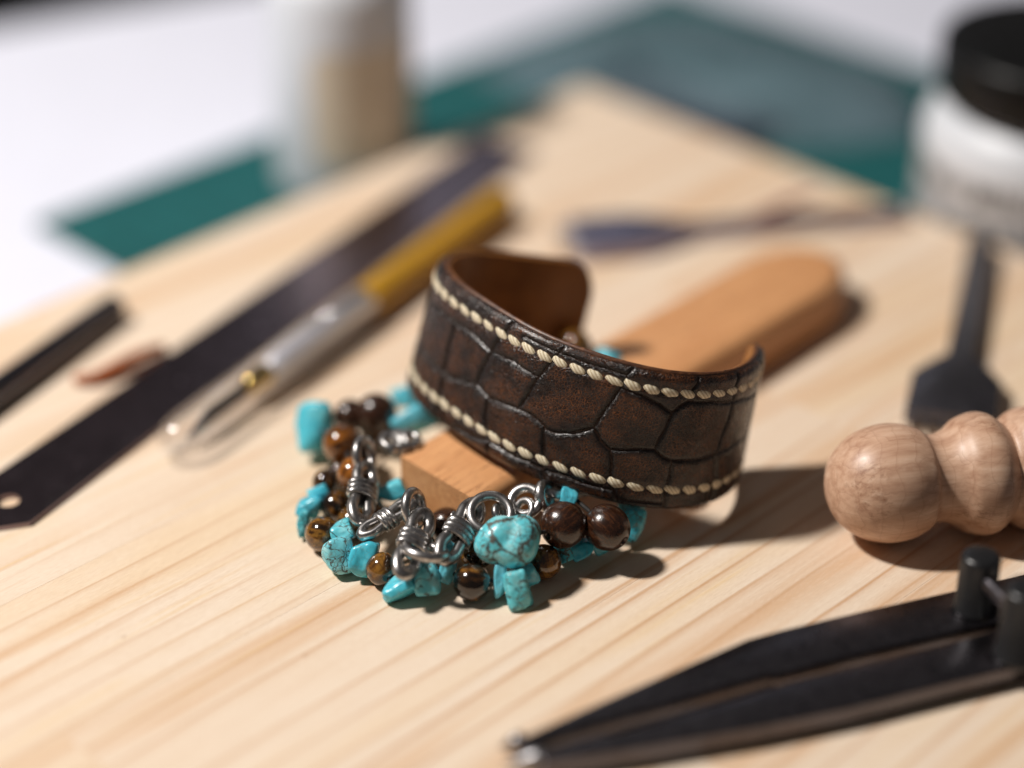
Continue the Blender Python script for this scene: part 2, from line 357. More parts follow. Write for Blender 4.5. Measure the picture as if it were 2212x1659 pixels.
def m_label(name, paper, ink, z0, z1, step):
    t = NT(name); c = t.coords(); x, y, z = t.sep(c)
    ang = t.math('ARCTAN2', y, x); row = t.math('FLOOR', t.math('MULTIPLY', z, 1/step)); fr = t.math('FRACT', t.math('MULTIPLY', z, 1/step))
    cx = t.n('ShaderNodeCombineXYZ', i0=t.math('MULTIPLY', ang, 26.0), i1=t.math('MULTIPLY', row, 7.3), i2=t.math('MULTIPLY', fr, .8)).outputs[0]
    d = t.ramp(t.noise(cx, 1.3, 2), [(.46, 0.0), (.50, 1.0)])
    band = t.math('MULTIPLY', t.math('GREATER_THAN', fr, .18), t.math('LESS_THAN', fr, .72)); zz = t.math('MULTIPLY', t.math('GREATER_THAN', z, z0), t.math('LESS_THAN', z, z1))
    k = t.mix(t.math('MULTIPLY', t.math('MULTIPLY', d, band), zz), t.ramp(t.noise(c, .05, 2), [(.3, tuple(v*.94 for v in paper)), (.7, paper)]), ink)
    t.p(Base_Color=k, Roughness=.42); return t.m

M['pine'] = m_pine(); M['slicker'] = m_beech('slicker_beech', (.54, .245, .10), (.68, .355, .16), (.20, .075, .025))
M['turned'] = m_turned(); M['leather'] = m_leather(); M['lining'] = m_lining(); M['edge'] = m_edge(); M['thread'] = m_thread()
M['turq'] = m_turq('turquoise_plain', .35, ((.030, .40, .57), (.06, .52, .70), (.20, .67, .79)))
M['turqv'] = m_turq('turquoise_veined', 1.0, ((.04, .43, .56), (.11, .58, .69), (.42, .78, .81)))
M['turqh'] = m_turq('turquoise_hero', 1.0, ((.05, .46, .60), (.14, .61, .72), (.55, .83, .85)), .15, .85)
M['tiger'] = m_tiger(); M['tigero'] = m_tiger('red_tiger_eye', .10); M['bead'] = m_woodbead(); M['silver'] = m_silver()
M['cord'] = m_simple('black_cord', (.012, .010, .009), .7)
M['black'] = m_simple('black_satin_steel', (.14, .13, .142), .30, 1.0, .5, .12, .2, .05, 3.0)
M['plastic'] = m_simple('black_plastic', (.012, .012, .013), .33, 0.0, .5)
M['iron'] = m_simple('black_iron', (.17, .162, .178), .40, 1.0, .5, .12, .15, .08, 2.0)
M['iron_grey'] = m_simple('grey_iron', (.34, .32, .42), .42, 1.0, .5, .12, .1)
M['ruler'] = m_simple('ruler_steel', (.23, .18, .20), .24, 1.0, .5, .10, .08)
M['tip'] = m_simple('bright_steel', (.72, .71, .72), .2, 1.0)
M['needle'] = m_simple('needle_steel', (.36, .35, .36), .42, 1.0)
M['brass'] = m_simple('brass', (.75, .52, .16), .16, 1.0)
M['alu'] = m_simple('knurled_steel', (.74, .73, .78), .34, .15, .5, .1, .4, .4, 3.0)
M['blade'] = m_simple('blade_steel', (.10, .095, .10), .3, .8)
M['mustard'] = m_simple('mustard_plastic', (.50, .26, .012), .28, 0.0, .5, .06, .1)
M['clear'] = m_cap()
M['film'] = m_film(); M['mat'] = m_mat()
M['table'] = m_simple('white_table_paint', (.76, .775, .88), .5, 0.0, .4, .02, .02)
M['floor'] = m_simple('dark_floor', (.006, .006, .006), .8, 0.0, .2, .2, .02)
M['white'] = m_simple('white_plastic', (.66, .69, .74), .36, 0.0, .5, .03, .03)
M['blackcap'] = m_simple('black_cap_plastic', (.004, .004, .004), .38, 0.0, .25, .1, .05)
M['tan'] = m_label('tan_label', (.71, .63, .51), (.66, .57, .45), 20, 60, 7.0)
M['jarlabel'] = m_label('jar_label', (.58, .57, .58), (.05, .048, .048), 11, 28.4, 10.0)
M['navy'] = m_simple('navy_card', (.018, .022, .042), .5)
M['scrap'] = m_simple('tan_leather', (.40, .11, .032), .7, 0.0, .3, .25, .3, .3, 2.0)

# ------------------------------------------------------------------ setting: floor, table
fl = place('floor', mesh('floor', [(-3000,-3000,-760),(3000,-3000,-760),(3000,3000,-760),(-3000,3000,-760)], [(0,1,2,3)], M['floor'])); tag(fl, kind='structure')
a = at(0, 60, -17); b = at(350, 0, -17); d = np.array([b[0]-a[0], b[1]-a[1]]); d /= np.linalg.norm(d)
e0 = Vector((a[0], a[1], 0)); dv = Vector((d[0], d[1], 0)); nv = Vector((d[1], -d[0], 0))
c0 = e0-dv*420; c1 = e0+dv*780; tb = [c0, c0+nv*700, c1+nv*700, c1]
V, Fc = prism([(p.x, p.y) for p in tb], -42, -17, 1.5, 3)
tb = place('table', mesh('table', V, Fc, M['table'], False)); tag(tb, kind='structure')

# ------------------------------------------------------------------ cutting mat (aligned with the board)
cm = thing('cutting_mat', uv2w(121.5, 23.5, -17), 'green cutting mat lying under the pine board on the white table', 'cutting mat')
cm.rotation_euler = (0, 0, math.radians(45))
u0, u1, v0, v1 = -10.5-125, 258-125, -150-20, 172-20
V, Fc = prism([(u0, v0), (u1, v0), (u1, v1), (u0, v1)], 0, 2.0, .3, 2)
place('mat_sheet', mesh('mat_sheet', V, Fc, M['mat'], False), cm, (0,0,0), local=True)

# ------------------------------------------------------------------ pine board of glued staves
bd = thing('pine_board', (0, 0, -15), 'pale pine board of glued staves under the leather tools', 'board')
bd.rotation_euler = (0, 0, math.radians(45))
rnd = random.Random(5)
def stave(ua, ub, va, vb):
    L, W = ub-ua-.015, vb-va-.015
    V, Fc = prism([(-L/2, -W/2), (L/2, -W/2), (L/2, W/2), (-L/2, W/2)], 0, 15+rnd.uniform(-.008, .008), .035, 1)
    place('stave', auto_smooth(mesh('stave', V, Fc, M['pine'])), bd, ((ua+ub)/2, (va+vb)/2, 0), local=True)
for va, vb, joints in ((95, 109.5, (-60,)), (53, 95, (-120, 70)), (11, 53, (-40,)), (-31, 11, (-172, 60)), (-73, -31, (-148, 40)), (-115, -73, (95,)), (-157, -115, (-70,)), (-190, -157, (20,))):
    us = [-205, *joints, 139.5]
    for ua, ub in zip(us, us[1:]): stave(ua, ub, va, vb)

# ------------------------------------------------------------------ leather cuff
Q = [14.6777, -33.9986, 8.2326, -0.1245, 0.2035, -0.5054, 36.9706, 29.4536, 29.3566, -0.7592, -1.4194, 0.8543, 0.8419, 3.2925, 4.584, -1.6707, -0.7559, -0.0753]
HB = Q[8]
RC = Matrix.Rotation(Q[4], 3, 'Y') @ Matrix.Rotation(Q[3], 3, 'X') @ Matrix.Rotation(Q[5], 3, 'Z'); RCn = np.array(RC)
def crad(th):
    a, b = Q[6:8]
    return a*b/np.sqrt((b*np.cos(th))**2+(a*np.sin(th))**2)+Q[9]*np.cos(3*th)+Q[10]*np.sin(3*th)+Q[11]*np.cos(4*th)+Q[12]*np.sin(4*th)+Q[16]*np.cos(5*th)+Q[17]*np.sin(5*th)
TH0, TH1 = math.radians(121), math.radians(385)
_t = np.linspace(TH0, TH1, 4001); _r = crad(_t); _x = _r*np.cos(_t); _y = _r*np.sin(_t)
_s = np.concatenate([[0], np.cumsum(np.hypot(np.diff(_x), np.diff(_y)))]); LEN = float(_s[-1])
_nx = np.gradient(_y); _ny = -np.gradient(_x); _l = np.hypot(_nx, _ny); _nx /= _l; _ny /= _l
def cuff(s, h, off):
    """arc length s, height h, offset along the outward normal -> world mm (arrays)"""
    x = np.interp(s, _s, _x); y = np.interp(s, _s, _y); nx = np.interp(s, _s, _nx); ny = np.interp(s, _s, _ny)
    o = off+Q[15]*h/HB
    P = np.stack([x+nx*o, y+ny*o, np.broadcast_to(h, x.shape)], -1)
    return P @ RCn.T+np.array(Q[:3])
def th2s(deg): return float(np.interp(math.radians(deg), _t, _s))
GRV = [[(247.5,29.0),(246.0,27.2),(242.5,23.5),(241.0,21.2),(239.5,18.0),(238.0,13.5),(239.0,12.8)],[(240.0,21.2),(228.5,22.2),(219.5,22.2),(208.5,22.2)],[(244.0,21.5),(255.5,21.5),(267.0,21.0)],[(275.0,29.0),(273.5,27.2),(270.0,23.8),(267.5,20.8),(265.0,16.8),(263.0,13.5)],[(239.0,12.8),(246.5,11.8),(255.0,12.0),(263.5,13.0),(269.0,12.8),(276.0,11.5)],[(239.0,12.8),(231.0,11.8),(220.0,10.5)],[(276.0,11.5),(278.5,5.8),(280.5,1.0)],[(276.0,11.2),(281.5,11.2),(289.5,12.5),(294.0,14.0)],[(246.0,11.5),(247.0,7.8),(252.0,3.0),(253,0)],[(230,0.8),(252,2.9),(267.5,2.9),(279,2.9)],[(282,2.8),(293.5,2.8),(299.5,2.9),(307,2.9)],[(256,27.8),(266,27.8),(274.5,27.8)],[(276.5,27.8),(289.5,27.6),(302,27.8)],[(219.5,22.2),(219.0,17.2),(220.0,10.5),(221.0,5.5),(221,0)],[(304.0,29.0),(302.5,28.0),(302.0,25.2),(300.0,23.0),(298.0,19.2),(295.0,14.5)],[(295.0,14.5),(287.5,12.2),(280.0,11.2)],[(295.0,14.5),(298.5,12.5),(303.0,11.2)],[(303.0,11.2),(304.5,8.0),(305.5,5.2),(307.5,3.0),(310.0,0.8)],[(303.5,11.5),(311.0,12.5),(318.0,13.2)],[(302.0,24.8),(309.0,24.0),(316.5,22.8),(321.0,21.5)],[(321.0,21.5),(320.0,19.2),(319.0,16.0),(318.5,13.2)],[(318.5,13.0),(321.5,11.8),(325.0,11.0),(334.5,11.2),(342.5,11.8)],[(325.0,11.0),(325.5,8.0),(325.0,5.0),(326,0)],[(321.0,21.5),(323.5,23.0),(326.5,24.2),(327.0,26.8),(329.0,29.0)],[(326.5,24.2),(335.0,24.0),(346.0,23.2),(356.5,22.5),(376,22)],[(346.0,23.2),(345.5,20.0),(344.0,15.8),(343.0,11.8)],[(343.0,11.8),(349.5,12.2),(358,12.6),(378,12)],[(343.0,11.8),(344.5,8.0),(346.0,4.2),(346.5,0)],[(346.0,23.5),(345.5,27.0),(346.5,29.0)],[(310.5,1.3),(319,1.1),(325.5,1.4)],[(208.5,22.2),(200,21.5),(184,22),(164,21),(144,22),(124,21)],[(220,10.5),(201,11.5),(182,10.5),(162,12),(144,11),(124,12)],[(201,29),(200,21.5),(199,15),(201,11.5),(202,0)],[(182,29),(182.5,22),(180,16),(182,10.5),(180,0)],[(162,29),(164,21),(162,12),(161,0)],[(144,29),(144,22),(145,11),(143,0)],[(366,29),(365,22),(364,12),(365,0)]]
segs = []
for g in GRV:
    p = [(th2s(a), h) for a, h in g]
    # densify and bend each run slightly
    for (s0, h0), (s1, h1) in zip(p, p[1:]): segs.append((s0, h0, s1, h1))
segs = np.array(segs)
cf = thing('leather_cuff', (Q[0], Q[1], Q[2]), 'dark brown crocodile embossed leather cuff bracelet with cream stitching', 'bracelet')
US, LS = HB-Q[13]-.2, Q[14]-.1
def tipinset(s):
    R = np.where(s < LEN/2, 8.5, 4.5); e = np.minimum(s, LEN-s); e = np.clip(e, 0, R); return R-np.sqrt(np.maximum(R*R-(R-e)**2, 0))
def tipclip(s): return tipinset(np.clip(s, .06, LEN-.06))
ns, nh = 960, 168
sg = np.linspace(0, LEN, ns); sg = sg+0.0
tg = np.linspace(0, 1, nh)
SS, TT = np.meshgrid(sg, tg, indexing='ij'); ins = tipclip(SS)
HH = ins+TT*(HB-2*ins)
dmin = np.full(SS.shape, 99.0); d2 = np.full(SS.shape, 99.0)
wob_s = np.zeros_like(SS); wob_h = np.zeros_like(SS)
for i in range(0, ns):
    for j in range(0, nh):
        v = mnoise.noise_vector((SS[i,j]*.22, HH[i,j]*.22, 3.1)); wob_s[i,j] = v.x*.35; wob_h[i,j] = v.y*.35
SW, HW = SS+wob_s, HH+wob_h
for s0, h0, s1, h1 in segs:
    dx, dy = s1-s0, h1-h0; L2 = dx*dx+dy*dy+1e-9
    t = np.clip(((SW-s0)*dx+(HW-h0)*dy)/L2, 0, 1); dd = np.hypot(SW-s0-t*dx, HW-h0-t*dy); dmin = np.minimum(dmin, dd)
edge_d = np.minimum(np.minimum(HH-ins, HB-ins-HH), np.minimum(SS, LEN-SS))
off = 0.45*(1-np.exp(-(dmin/.42)**1.3))-.25*np.exp(-(dmin/.14)**2)            # puffed scales, sharp creases
for hs in (US, LS): off -= .25*np.exp(-((HH-hs)/.85)**2)                        # channel pulled in by the stitching
off -= .75*np.exp(-(np.clip(edge_d, 0, 9)/.55)**1.4)                            # turned-down border
for i in range(ns):
    for j in range(nh): off[i,j] += .06*mnoise.noise((SS[i,j]*.6, HH[i,j]*.6, 0))
P = cuff(SS, HH, off+.2)
base = np.array(Q[:3])
V = (P-base).reshape(-1, 3); n0 = len(V)
Fc = [(i*nh+j, (i+1)*nh+j, (i+1)*nh+j+1, i*nh+j+1) for i in range(ns-1) for j in range(nh-1)]
# turn the border under so that the panel has a thickness
ring = [i*nh for i in range(ns)]+[(ns-1)*nh+j for j in range(1, nh)]+[i*nh+nh-1 for i in range(ns-2, -1, -1)]+[j for j in range(nh-2, 0, -1)]
rs, rh = SS.reshape(-1)[ring], HH.reshape(-1)[ring]
V2 = cuff(rs, rh, np.full(len(ring), -1.25))-base
V = np.vstack([V, V2]); m = len(ring)
Fc += [(ring[k], n0+k, n0+(k+1) % m, ring[(k+1) % m]) for k in range(m)]
me = mesh('scale_panel', V, Fc, M['leather'])
bm = bmesh.new(); bm.from_mesh(me); bmesh.ops.recalc_face_normals(bm, faces=bm.faces); bm.to_mesh(me); bm.free()
g = np.clip(dmin/1.6, 0, 1).reshape(-1); gat = me.attributes.new('groove', 'FLOAT', 'POINT'); gat.data.foreach_set('value', np.concatenate([g, np.full(m, .6)]).astype(np.float32))
place('scale_panel', me, cf)
# lining and burnished edge: closed section swept along the band
def sweep(name, prof, mat, ns=260):
    ss = np.linspace(0, LEN, ns); V = []; m = len(prof)
    for s in ss:
        i_ = float(tipclip(np.array([s]))[0])
        for (o, t, dh) in prof: V.append((s, i_+t*(HB-2*i_)+dh, o))
    V = np.array(V); W = cuff(V[:,0], V[:,1], V[:,2])-base
    Fc = [(i*m+j, i*m+(j+1) % m, (i+1)*m+(j+1) % m, (i+1)*m+j) for i in range(ns-1) for j in range(m)]
    Fc += [tuple(range(m)), tuple(range((ns-1)*m, ns*m))[::-1]]
    me = mesh(name, W, Fc, mat)
    bm = bmesh.new(); bm.from_mesh(me); bmesh.ops.recalc_face_normals(bm, faces=bm.faces); bm.to_mesh(me); bm.free()
    return place(name, me, cf)
pr = [(-1.1, 0, .15)]
def halfround(oc, hw, t, sgn, n=8): return [(oc-hw*math.cos(math.pi*k/n)*-1*1, t, sgn*(.55*math.sin(math.pi*k/n))) for k in range(n+1)]
edge = [(-.85-1.0*k/6, 1, .12+.42*math.sin(math.pi*k/6)) for k in range(7)]+[(-1.85+1.0*k/6, 0, -.12-.42*math.sin(math.pi*k/6)) for k in range(7)]
sweep('edge_core', edge, M['edge'])
lin = [(-1.8, 1, -.1)]+[(-1.8-.55*math.sin(math.pi/2*k/5), 1, -.1+.28*math.cos(math.pi/2*k/5)) for k in range(6)]+[(-2.35-.15, t, 0) for t in (.93, .8, .6, .4, .2, .07)]+[(-1.8-.55*math.cos(math.pi/2*k/5), 0, .1-.28*math.sin(math.pi/2*k/5)) for k in range(6)]+[(-1.8, 0, .1)]
sweep('lining', lin, M['lining'])
# stitches: one short two-ply mesh shared by all
def stitch_mesh():
    L, n, m = 4.35, 22, 20; V = []; Fc = []
    for i in range(n+1):
        t = i/n; x = (t-.5)*L; env = max(.0, math.sin(math.pi*min(1, max(0, t))))**.42; r = 1.12*env+.05
        dz = .34*(math.sin(math.pi*t)**.7)-.42
        for k in range(m):
            a = 2*math.pi*k/m; ply = 1+.075*math.cos(2*(a-t*5.2)); V.append((x, r*.86*ply*math.cos(a), dz+r*.44*ply*math.sin(a)))
    for i in range(n):
        for k in range(m): l = (k+1) % m; Fc.append((i*m+k, i*m+l, (i+1)*m+l, (i+1)*m+k))
    Fc += [tuple(range(m))[::-1], tuple(range(n*m, n*m+m))]
    return mesh('stitch', V, Fc, M['thread'])
stm = stitch_mesh(); rs_ = random.Random(3)
for h, ph in ((US, .2), (LS, 1.9)):
    s = 4.0+ph
    while s < LEN-3:
        P0, P1 = cuff(np.array([s-1.2, s+1.2]), np.array([h+.36, h-.36]), np.array([.42, .42])); c = cuff(np.array([s]), np.array([h]), np.array([.42]))[0]; oo = cuff(np.array([s]), np.array([h]), np.array([1.4]))[0]
        x = Vector(P1-P0).normalized(); z = Vector(oo-c); z = (z-x*z.dot(x)).normalized(); y = z.cross(x)
        R_ = Matrix((x, y, z)).transposed() @ Matrix.Rotation(rs_.uniform(-.07, .07), 3, 'Z') @ Matrix.Rotation(rs_.uniform(-.06, .06), 3, 'X')
        o = place('stitch', stm, cf, c, R_.to_quaternion()); k = rs_.uniform(.84, 1.08); o.scale = (rs_.uniform(.92, 1.04), k, k)
        s += 4.02+rs_.uniform(-.12, .12)

# ------------------------------------------------------------------ wooden slicker under the cuff
ZT = 11.5
A = Vector(at(865, 985, ZT)); B = Vector(at(1010, 1070, ZT)); Cc = Vector(at(1310, 735, ZT))
ax = (Cc-A).normalized(); nx = Vector((ax.y, -ax.x, 0)); wd = (B-A).dot(nx)
sl = thing('wooden_slicker', (A.x, A.y, 0), 'flat orange-brown wooden slicker with rounded far end, lying under the leather cuff', 'wooden tool')
Lf = (Vector(at(1900, 664, ZT))-A).dot(ax)+13; kb = (B-A).dot(ax)
# flat top, sides and far end rounded over towards the right; drawn as stacked outlines
def slick_ring(e, z):
    o_ = [(0, 0)]
    o_ += [(kb-e*.10*i/4, -wd-e*i/4) if i else (kb, -wd) for i in (0, 2, 4)]
    o_ += [(kb+(Lf-wd*.8-kb)*t, -wd-e) for t in (.1, .25, .5, .75, .9)]
    for i in range(25):
        a_ = math.pi*(-.5+i/24); c_ = max(0.0, math.cos(a_)); sd = math.sin(a_)
        o_.append((Lf-wd*.8+(wd*.8+e*1.5)*c_, -wd/2+(wd/2+(e if sd < 0 else e*(1-sd)*.9))*sd))
    o_ += [((Lf-wd*.8)*t, 0) for t in (.8, .6, .4, .2, .08)]
    return [(x, y, z) for x, y in o_]
rings = [slick_ring(e, z) for e, z in ((0, ZT), (.5, ZT-.06), (1.3, ZT-.35), (2.1, ZT-1.0), (2.7, ZT-2.0), (3.0, ZT-3.4), (3.1, ZT-5.0), (3.1, .02))]
n_ = len(rings[0]); V = [p for r in rings for p in r]
Fc = [tuple(range(n_))]+[(k*n_+i, (k+1)*n_+i, (k+1)*n_+(i+1) % n_, k*n_+(i+1) % n_) for k in range(len(rings)-1) for i in range(n_)]+[tuple(range((len(rings)-1)*n_, len(rings)*n_))[::-1]]
ang = math.atan2(ax.y, ax.x); me = mesh('slicker_body', V, Fc, M['slicker'])
bm = bmesh.new(); bm.from_mesh(me); bmesh.ops.recalc_face_normals(bm, faces=bm.faces)
ed = [e for e in bm.edges if len(e.link_faces) == 2 and e.calc_face_angle() > math.radians(55)]
bmesh.ops.bevel(bm, geom=ed, offset=.55*S, segments=3, profile=.5, affect='EDGES', clamp_overlap=True)
for f_ in bm.faces: f_.smooth = True
bm.to_mesh(me); bm.free()
o = place('slicker_body', auto_smooth(me, 40), sl); o.rotation_euler = (0, 0, ang)

# ------------------------------------------------------------------ stones and beads
_ico = None
def ico():
    global _ico
    if _ico is None:
        bm = bmesh.new(); bmesh.ops.create_icosphere(bm, subdivisions=5, radius=1); bm.verts.index_update()
        _ico = (np.array([v.co[:] for v in bm.verts]), [tuple(v.index for v in f.verts) for f in bm.faces]); bm.free()
    return _ico
def stone(seed, dims, sharp=9, nf=11, flat=None, mat='turq', rough=.05):
    """tumbled stone: rounded polyhedron; dims are half sizes in local x, y, z (mm)"""
    r = np.random.RandomState(seed); D, F_ = ico()
    Nn = r.normal(size=(nf, 3)); Nn /= np.linalg.norm(Nn, axis=1)[:, None]; dd = r.uniform(.72, 1.02, nf)
    Nn = np.vstack([Nn, [[1,0,0],[-1,0,0],[0,1,0],[0,-1,0],[0,0,1],[0,0,-1]]]); dd = np.concatenate([dd, r.uniform(.88, 1.02, 6)])
    k = np.maximum(D @ Nn.T, 0)/dd; rad = (np.power(k, sharp).sum(1))**(-1/sharp)
    n = np.array([mnoise.noise(Vector(d)*1.3+Vector((seed, 0, 0)))*2+mnoise.noise(Vector(d)*3.1+Vector((0, seed, 0))) for d in D]); rad = rad*(1+rough*n)
    return mesh('turquoise_chip', D*rad[:, None]*np.array(dims), F_, M[mat])
def lobed(lobes, mat, seed=1):
    """pebble made of merged balls: lobes are (x, y, z, r) in mm about a common centre"""
    D, F_ = ico(); rr = []
    for x, y, z, r in lobes:
        c = np.array([x, y, z]); b = D @ c; rr.append(b+np.sqrt(np.maximum(b*b-c @ c+r*r, 1e-4)))
    rad = (sum(np.power(np.maximum(q, 1e-3), 9.0) for q in rr)/1.0)**(1/9.0)
    n = np.array([mnoise.noise(Vector(d)*1.6+Vector((seed, 0, 0))) for d in D]); rad = rad*(.985+.035*n)
    return mesh('turquoise_nugget', D*rad[:, None], F_, M[mat])
def bead_mesh(name, r, mat, hole=.7, squash=1.0):
    a0 = math.asin(hole/r); pr = [(hole, -r*.5)]+[(r*math.sin(a), -r*squash*math.cos(a)) for a in [a0+(math.pi-2*a0)*i/26 for i in range(27)]]+[(hole, r*.5)]
    V, Fc = lathe(pr, 40); return mesh(name, V, Fc, M[mat])
def px2mm(px, p): return px*depth(p)/FPX
def strand(th, items, closed, name_cord):
    """items: (kind, x, y, z, rx_px, ry_px, seed, twist)"""
    pts = [Vector(at(i[1], i[2], i[3])) for i in items]; n = len(pts)
    for k, it in enumerate(items):
        kind, x, y, z, rx, ry, seed, tw = it; p = pts[k]
        a = pts[k-1] if (k or closed) else p; b = pts[(k+1) % n] if (k < n-1 or closed) else p; t = (b-a).normalized()
        rmm = px2mm(rx, p)
        if kind in ('tiger', 'tigero', 'bead'):
            me = bead_mesh('wooden_bead' if kind == 'bead' else 'tiger_eye_bead', rmm, kind, .8 if kind == 'bead' else .5, ry/rx)
            q = basis(t, (0, 0, 1)).to_quaternion() @ Matrix.Rotation(tw, 3, 'Z').to_quaternion()
            place(me.name.split('.')[0], me, th, p, q)
        else:
            rym = px2mm(ry, p); mt = 'turqv' if kind.endswith('v') else 'turq'
            # local x = picture right, y = picture up, z = towards the viewer, turned by tw in the picture
            me = stone(seed, (rmm*1.06, rym*1.07, (rmm*.55+rym*.45)*.92), 5.5 if kind.startswith('nug') else 8, 7, None, mt, .045)
            if kind == 'hero': k_ = px2mm(1, p); me = lobed([(x_*k_, y_*k_, z_*k_, r_*k_) for x_, y_, z_, r_ in ((-27, -8, 0, 44), (33, 18, -4, 40), (12, -20, 6, 42), (30, -8, 8, 39), (-10, 14, -2, 42))], 'turqh', 5)
            Rm = Matrix((camdir(1,0,0), camdir(0,1,0), camdir(0,0,1))).transposed() @ Matrix.Rotation(tw, 3, 'Z')
            place('turquoise_nugget' if kind.startswith(('nug', 'hero')) else 'turquoise_chip', me, th, p, Rm.to_quaternion())
    # cord through the middle
    P = []
    for k in range(n if closed else n-1):
        p0, p1, p2, p3 = [pts[(k+d) % n] if closed else pts[min(max(k+d, 0), n-1)] for d in (-1, 0, 1, 2)]
        for j in range(4):
            t = j/4; P.append(.5*((2*p1)+(p2-p0)*t+(2*p0-5*p1+4*p2-p3)*t*t+(3*p1-p0-3*p2+p3)*t**3))
    if not closed: P.append(pts[-1])
    V, Fc = tube(P, .45, 8, closed); world_part(name_cord, V, Fc, M['cord'], th)

s1 = thing('beaded_bracelet', Vector(at(1000, 1000, 0)), 'turquoise chip and tiger eye bead strand lying on the board around the chain', 'bracelet', 'bracelet strands under the leather cuff')
strand(s1, [
 ('tiger', 704, 1043, 5, 30, 30, 1, .3), ('chip', 688, 1071, 5, 25, 20, 11, .4), ('chip', 668, 1096, 4, 27, 24, 12, -.2), ('chipv', 656, 1130, 3, 13, 30, 13, .1),
 ('tiger', 697, 1154, 3.8, 39, 39, 2, 1.2), ('chipv', 742, 1149, 6.5, 27, 24, 14, .5), ('nugv', 731, 1200, 4.0, 40, 41, 15, .1), ('chip', 784, 1207, 4.2, 29, 43, 16, -.25),
 ('tiger', 826, 1229, 3.7, 37, 37, 3, 2.1), ('chip', 859, 1271, 3.0, 42, 25, 17, .45), ('chipv', 925, 1247, 4.2, 31, 40, 18, .1), ('chip', 966, 1234, 4.4, 19, 32, 19, -.4),
 ('tiger', 1019, 1258, 3.9, 41, 41, 4, .9), ('chip', 1081, 1254, 4.0, 16, 38, 20, -.12), ('chipv', 1118, 1276, 3.4, 28, 42, 21, .25), ('chip', 1141, 1241, 4.2, 21, 26, 22, .5),
 ('tiger', 1174, 1214, 3.6, 39, 39, 5, 2.6), ('chipv', 1218, 1190, 3.0, 24, 24, 23, .4), ('chip', 1256, 1186, 3.0, 26, 20, 24, .5), ('chip', 1300, 1170, 3.4, 24, 26, 36, .5),
 ('chipv', 1369, 1135, 4.2, 25, 36, 25, -.1), ('chipv', 1366, 1098, 5.5, 30, 24, 26, .2),
 ('tiger', 1462, 1050, 3.8, 36, 36, 6, .2), ('chip', 1490, 1012, 3.6, 32, 34, 27, .1), ('tiger', 1480, 955, 4.2, 36, 36, 7, .2), ('chip', 1430, 900, 9.5, 32, 34, 35, .1), ('chip', 1360, 850, 15.5, 30, 30, 28, .3), ('chip', 1312, 782, 16.2, 36, 26, 29, -.35),  # first beads here are unseen, shifted right under the cuff to block light
 ('tiger', 1243, 748, 16.0, 36, 36, 8, .3), ('chip', 1150, 770, 8, 34, 30, 30, .3), ('tiger', 1060, 800, 4, 36, 36, 9, .1), ('chip', 985, 820, 4, 34, 28, 31, .2),
 ('chipv', 925, 868, 5, 32, 26, 32, -.4), ('chip', 868, 858, 6, 26, 24, 33, .2), ('tiger', 812, 930, 5, 37, 37, 10, .7), ('tiger', 775, 985, 4.5, 36, 36, 12, .7), ('tiger', 735, 1020, 4.2, 30, 30, 13, .4)], True, 'cord')
s2 = thing('beaded_bracelet', Vector(at(1050, 1050, 0)), 'upper strand with large veined turquoise nugget and dark round beads, on top of the lower strand', 'bracelet', 'bracelet strands under the leather cuff')
strand(s2, [
 ('tigero', 765, 1024, 10.0, 38, 38, 31, .4), ('tigero', 739, 959, 9.5, 42, 42, 32, 1.4), ('nug', 681, 919, 7.0, 48, 50, 41, .12), ('bead', 757, 898, 8.5, 36, 36, 1, 0), ('bead', 813, 893, 9.5, 44, 44, 1, 0),
 ('chip', 906, 906, 9.0, 56, 30, 42, .55)], False, 'cord')
s3 = thing('beaded_bracelet', Vector(at(1217, 1133, 0)), 'bead strand with the large veined turquoise nugget and two round dark brown beads', 'bracelet', 'bracelet strands under the leather cuff')
strand(s3, [('tiger', 726, 1093, 4.2, 34, 34, 57, .5), ('tiger', 762, 1128, 3.8, 35, 35, 56, .9), ('tiger', 800, 1112, 3.8, 36, 36, 54, .2), ('chip', 800, 1068, 4.2, 28, 26, 55, .2), ('chip', 845, 1062, 6.5, 32, 22, 43, .5), ('chip', 905, 1120, 4.5, 24, 20, 45, .5), ('tiger', 905, 1180, 3.8, 36, 36, 51, 0), ('chip', 985, 1185, 4.0, 26, 24, 52, .3), ('bead', 965, 1135, 4.5, 40, 40, 2, 0), ('tiger', 1030, 1195, 4.0, 36, 36, 53, .5), ('hero', 1095, 1168, 10.5, 72, 63, 44, 0), ('bead', 1217, 1134, 9.8, 52, 52, 2, 0), ('chip', 1231, 1074, 11.5, 21, 24, 46, 0), ('bead', 1311, 1139, 9.0, 50, 53, 3, 0)], False, 'cord')
s2['label'] = 'upper bead strand with blocky turquoise nugget and brown beads, left of the wooden slicker'

# ------------------------------------------------------------------ silver chain
def zc(x, y): return (760.9+.26667*x, 831.7+.26667*y)
WR = 1.2
def link_mesh(hl=5.6):
    P = []
    for i in range(72):
        t = 2*math.pi*i/72; u = math.cos(t); w_ = (1.45+.75*min(1, (abs(u)/.62))**2.0)*(1-abs(u)**4)**.5 if abs(u) < 1 else 0
        P.append((u*hl, math.copysign(w_, math.sin(t)) if abs(math.sin(t)) > 1e-6 else 0, 0))
    return tube(P, WR, 12, True)
def wrap_mesh():
    P = []; n = 132; turns = 3.0
    for i in range(n):
        t = i/(n-1); a = 2*math.pi*turns*t; P.append(((t-.5)*3.0, 3.10*math.cos(a), 1.68*math.sin(a)))
    return tube(P, .56, 10)
def ring_mesh(R, r): 
    V, Fc = lathe([(R+r*math.cos(2*math.pi*k/14), r*math.sin(2*math.pi*k/14)) for k in range(14)], 44, True); return mesh('ring', V, Fc, M['silver'])
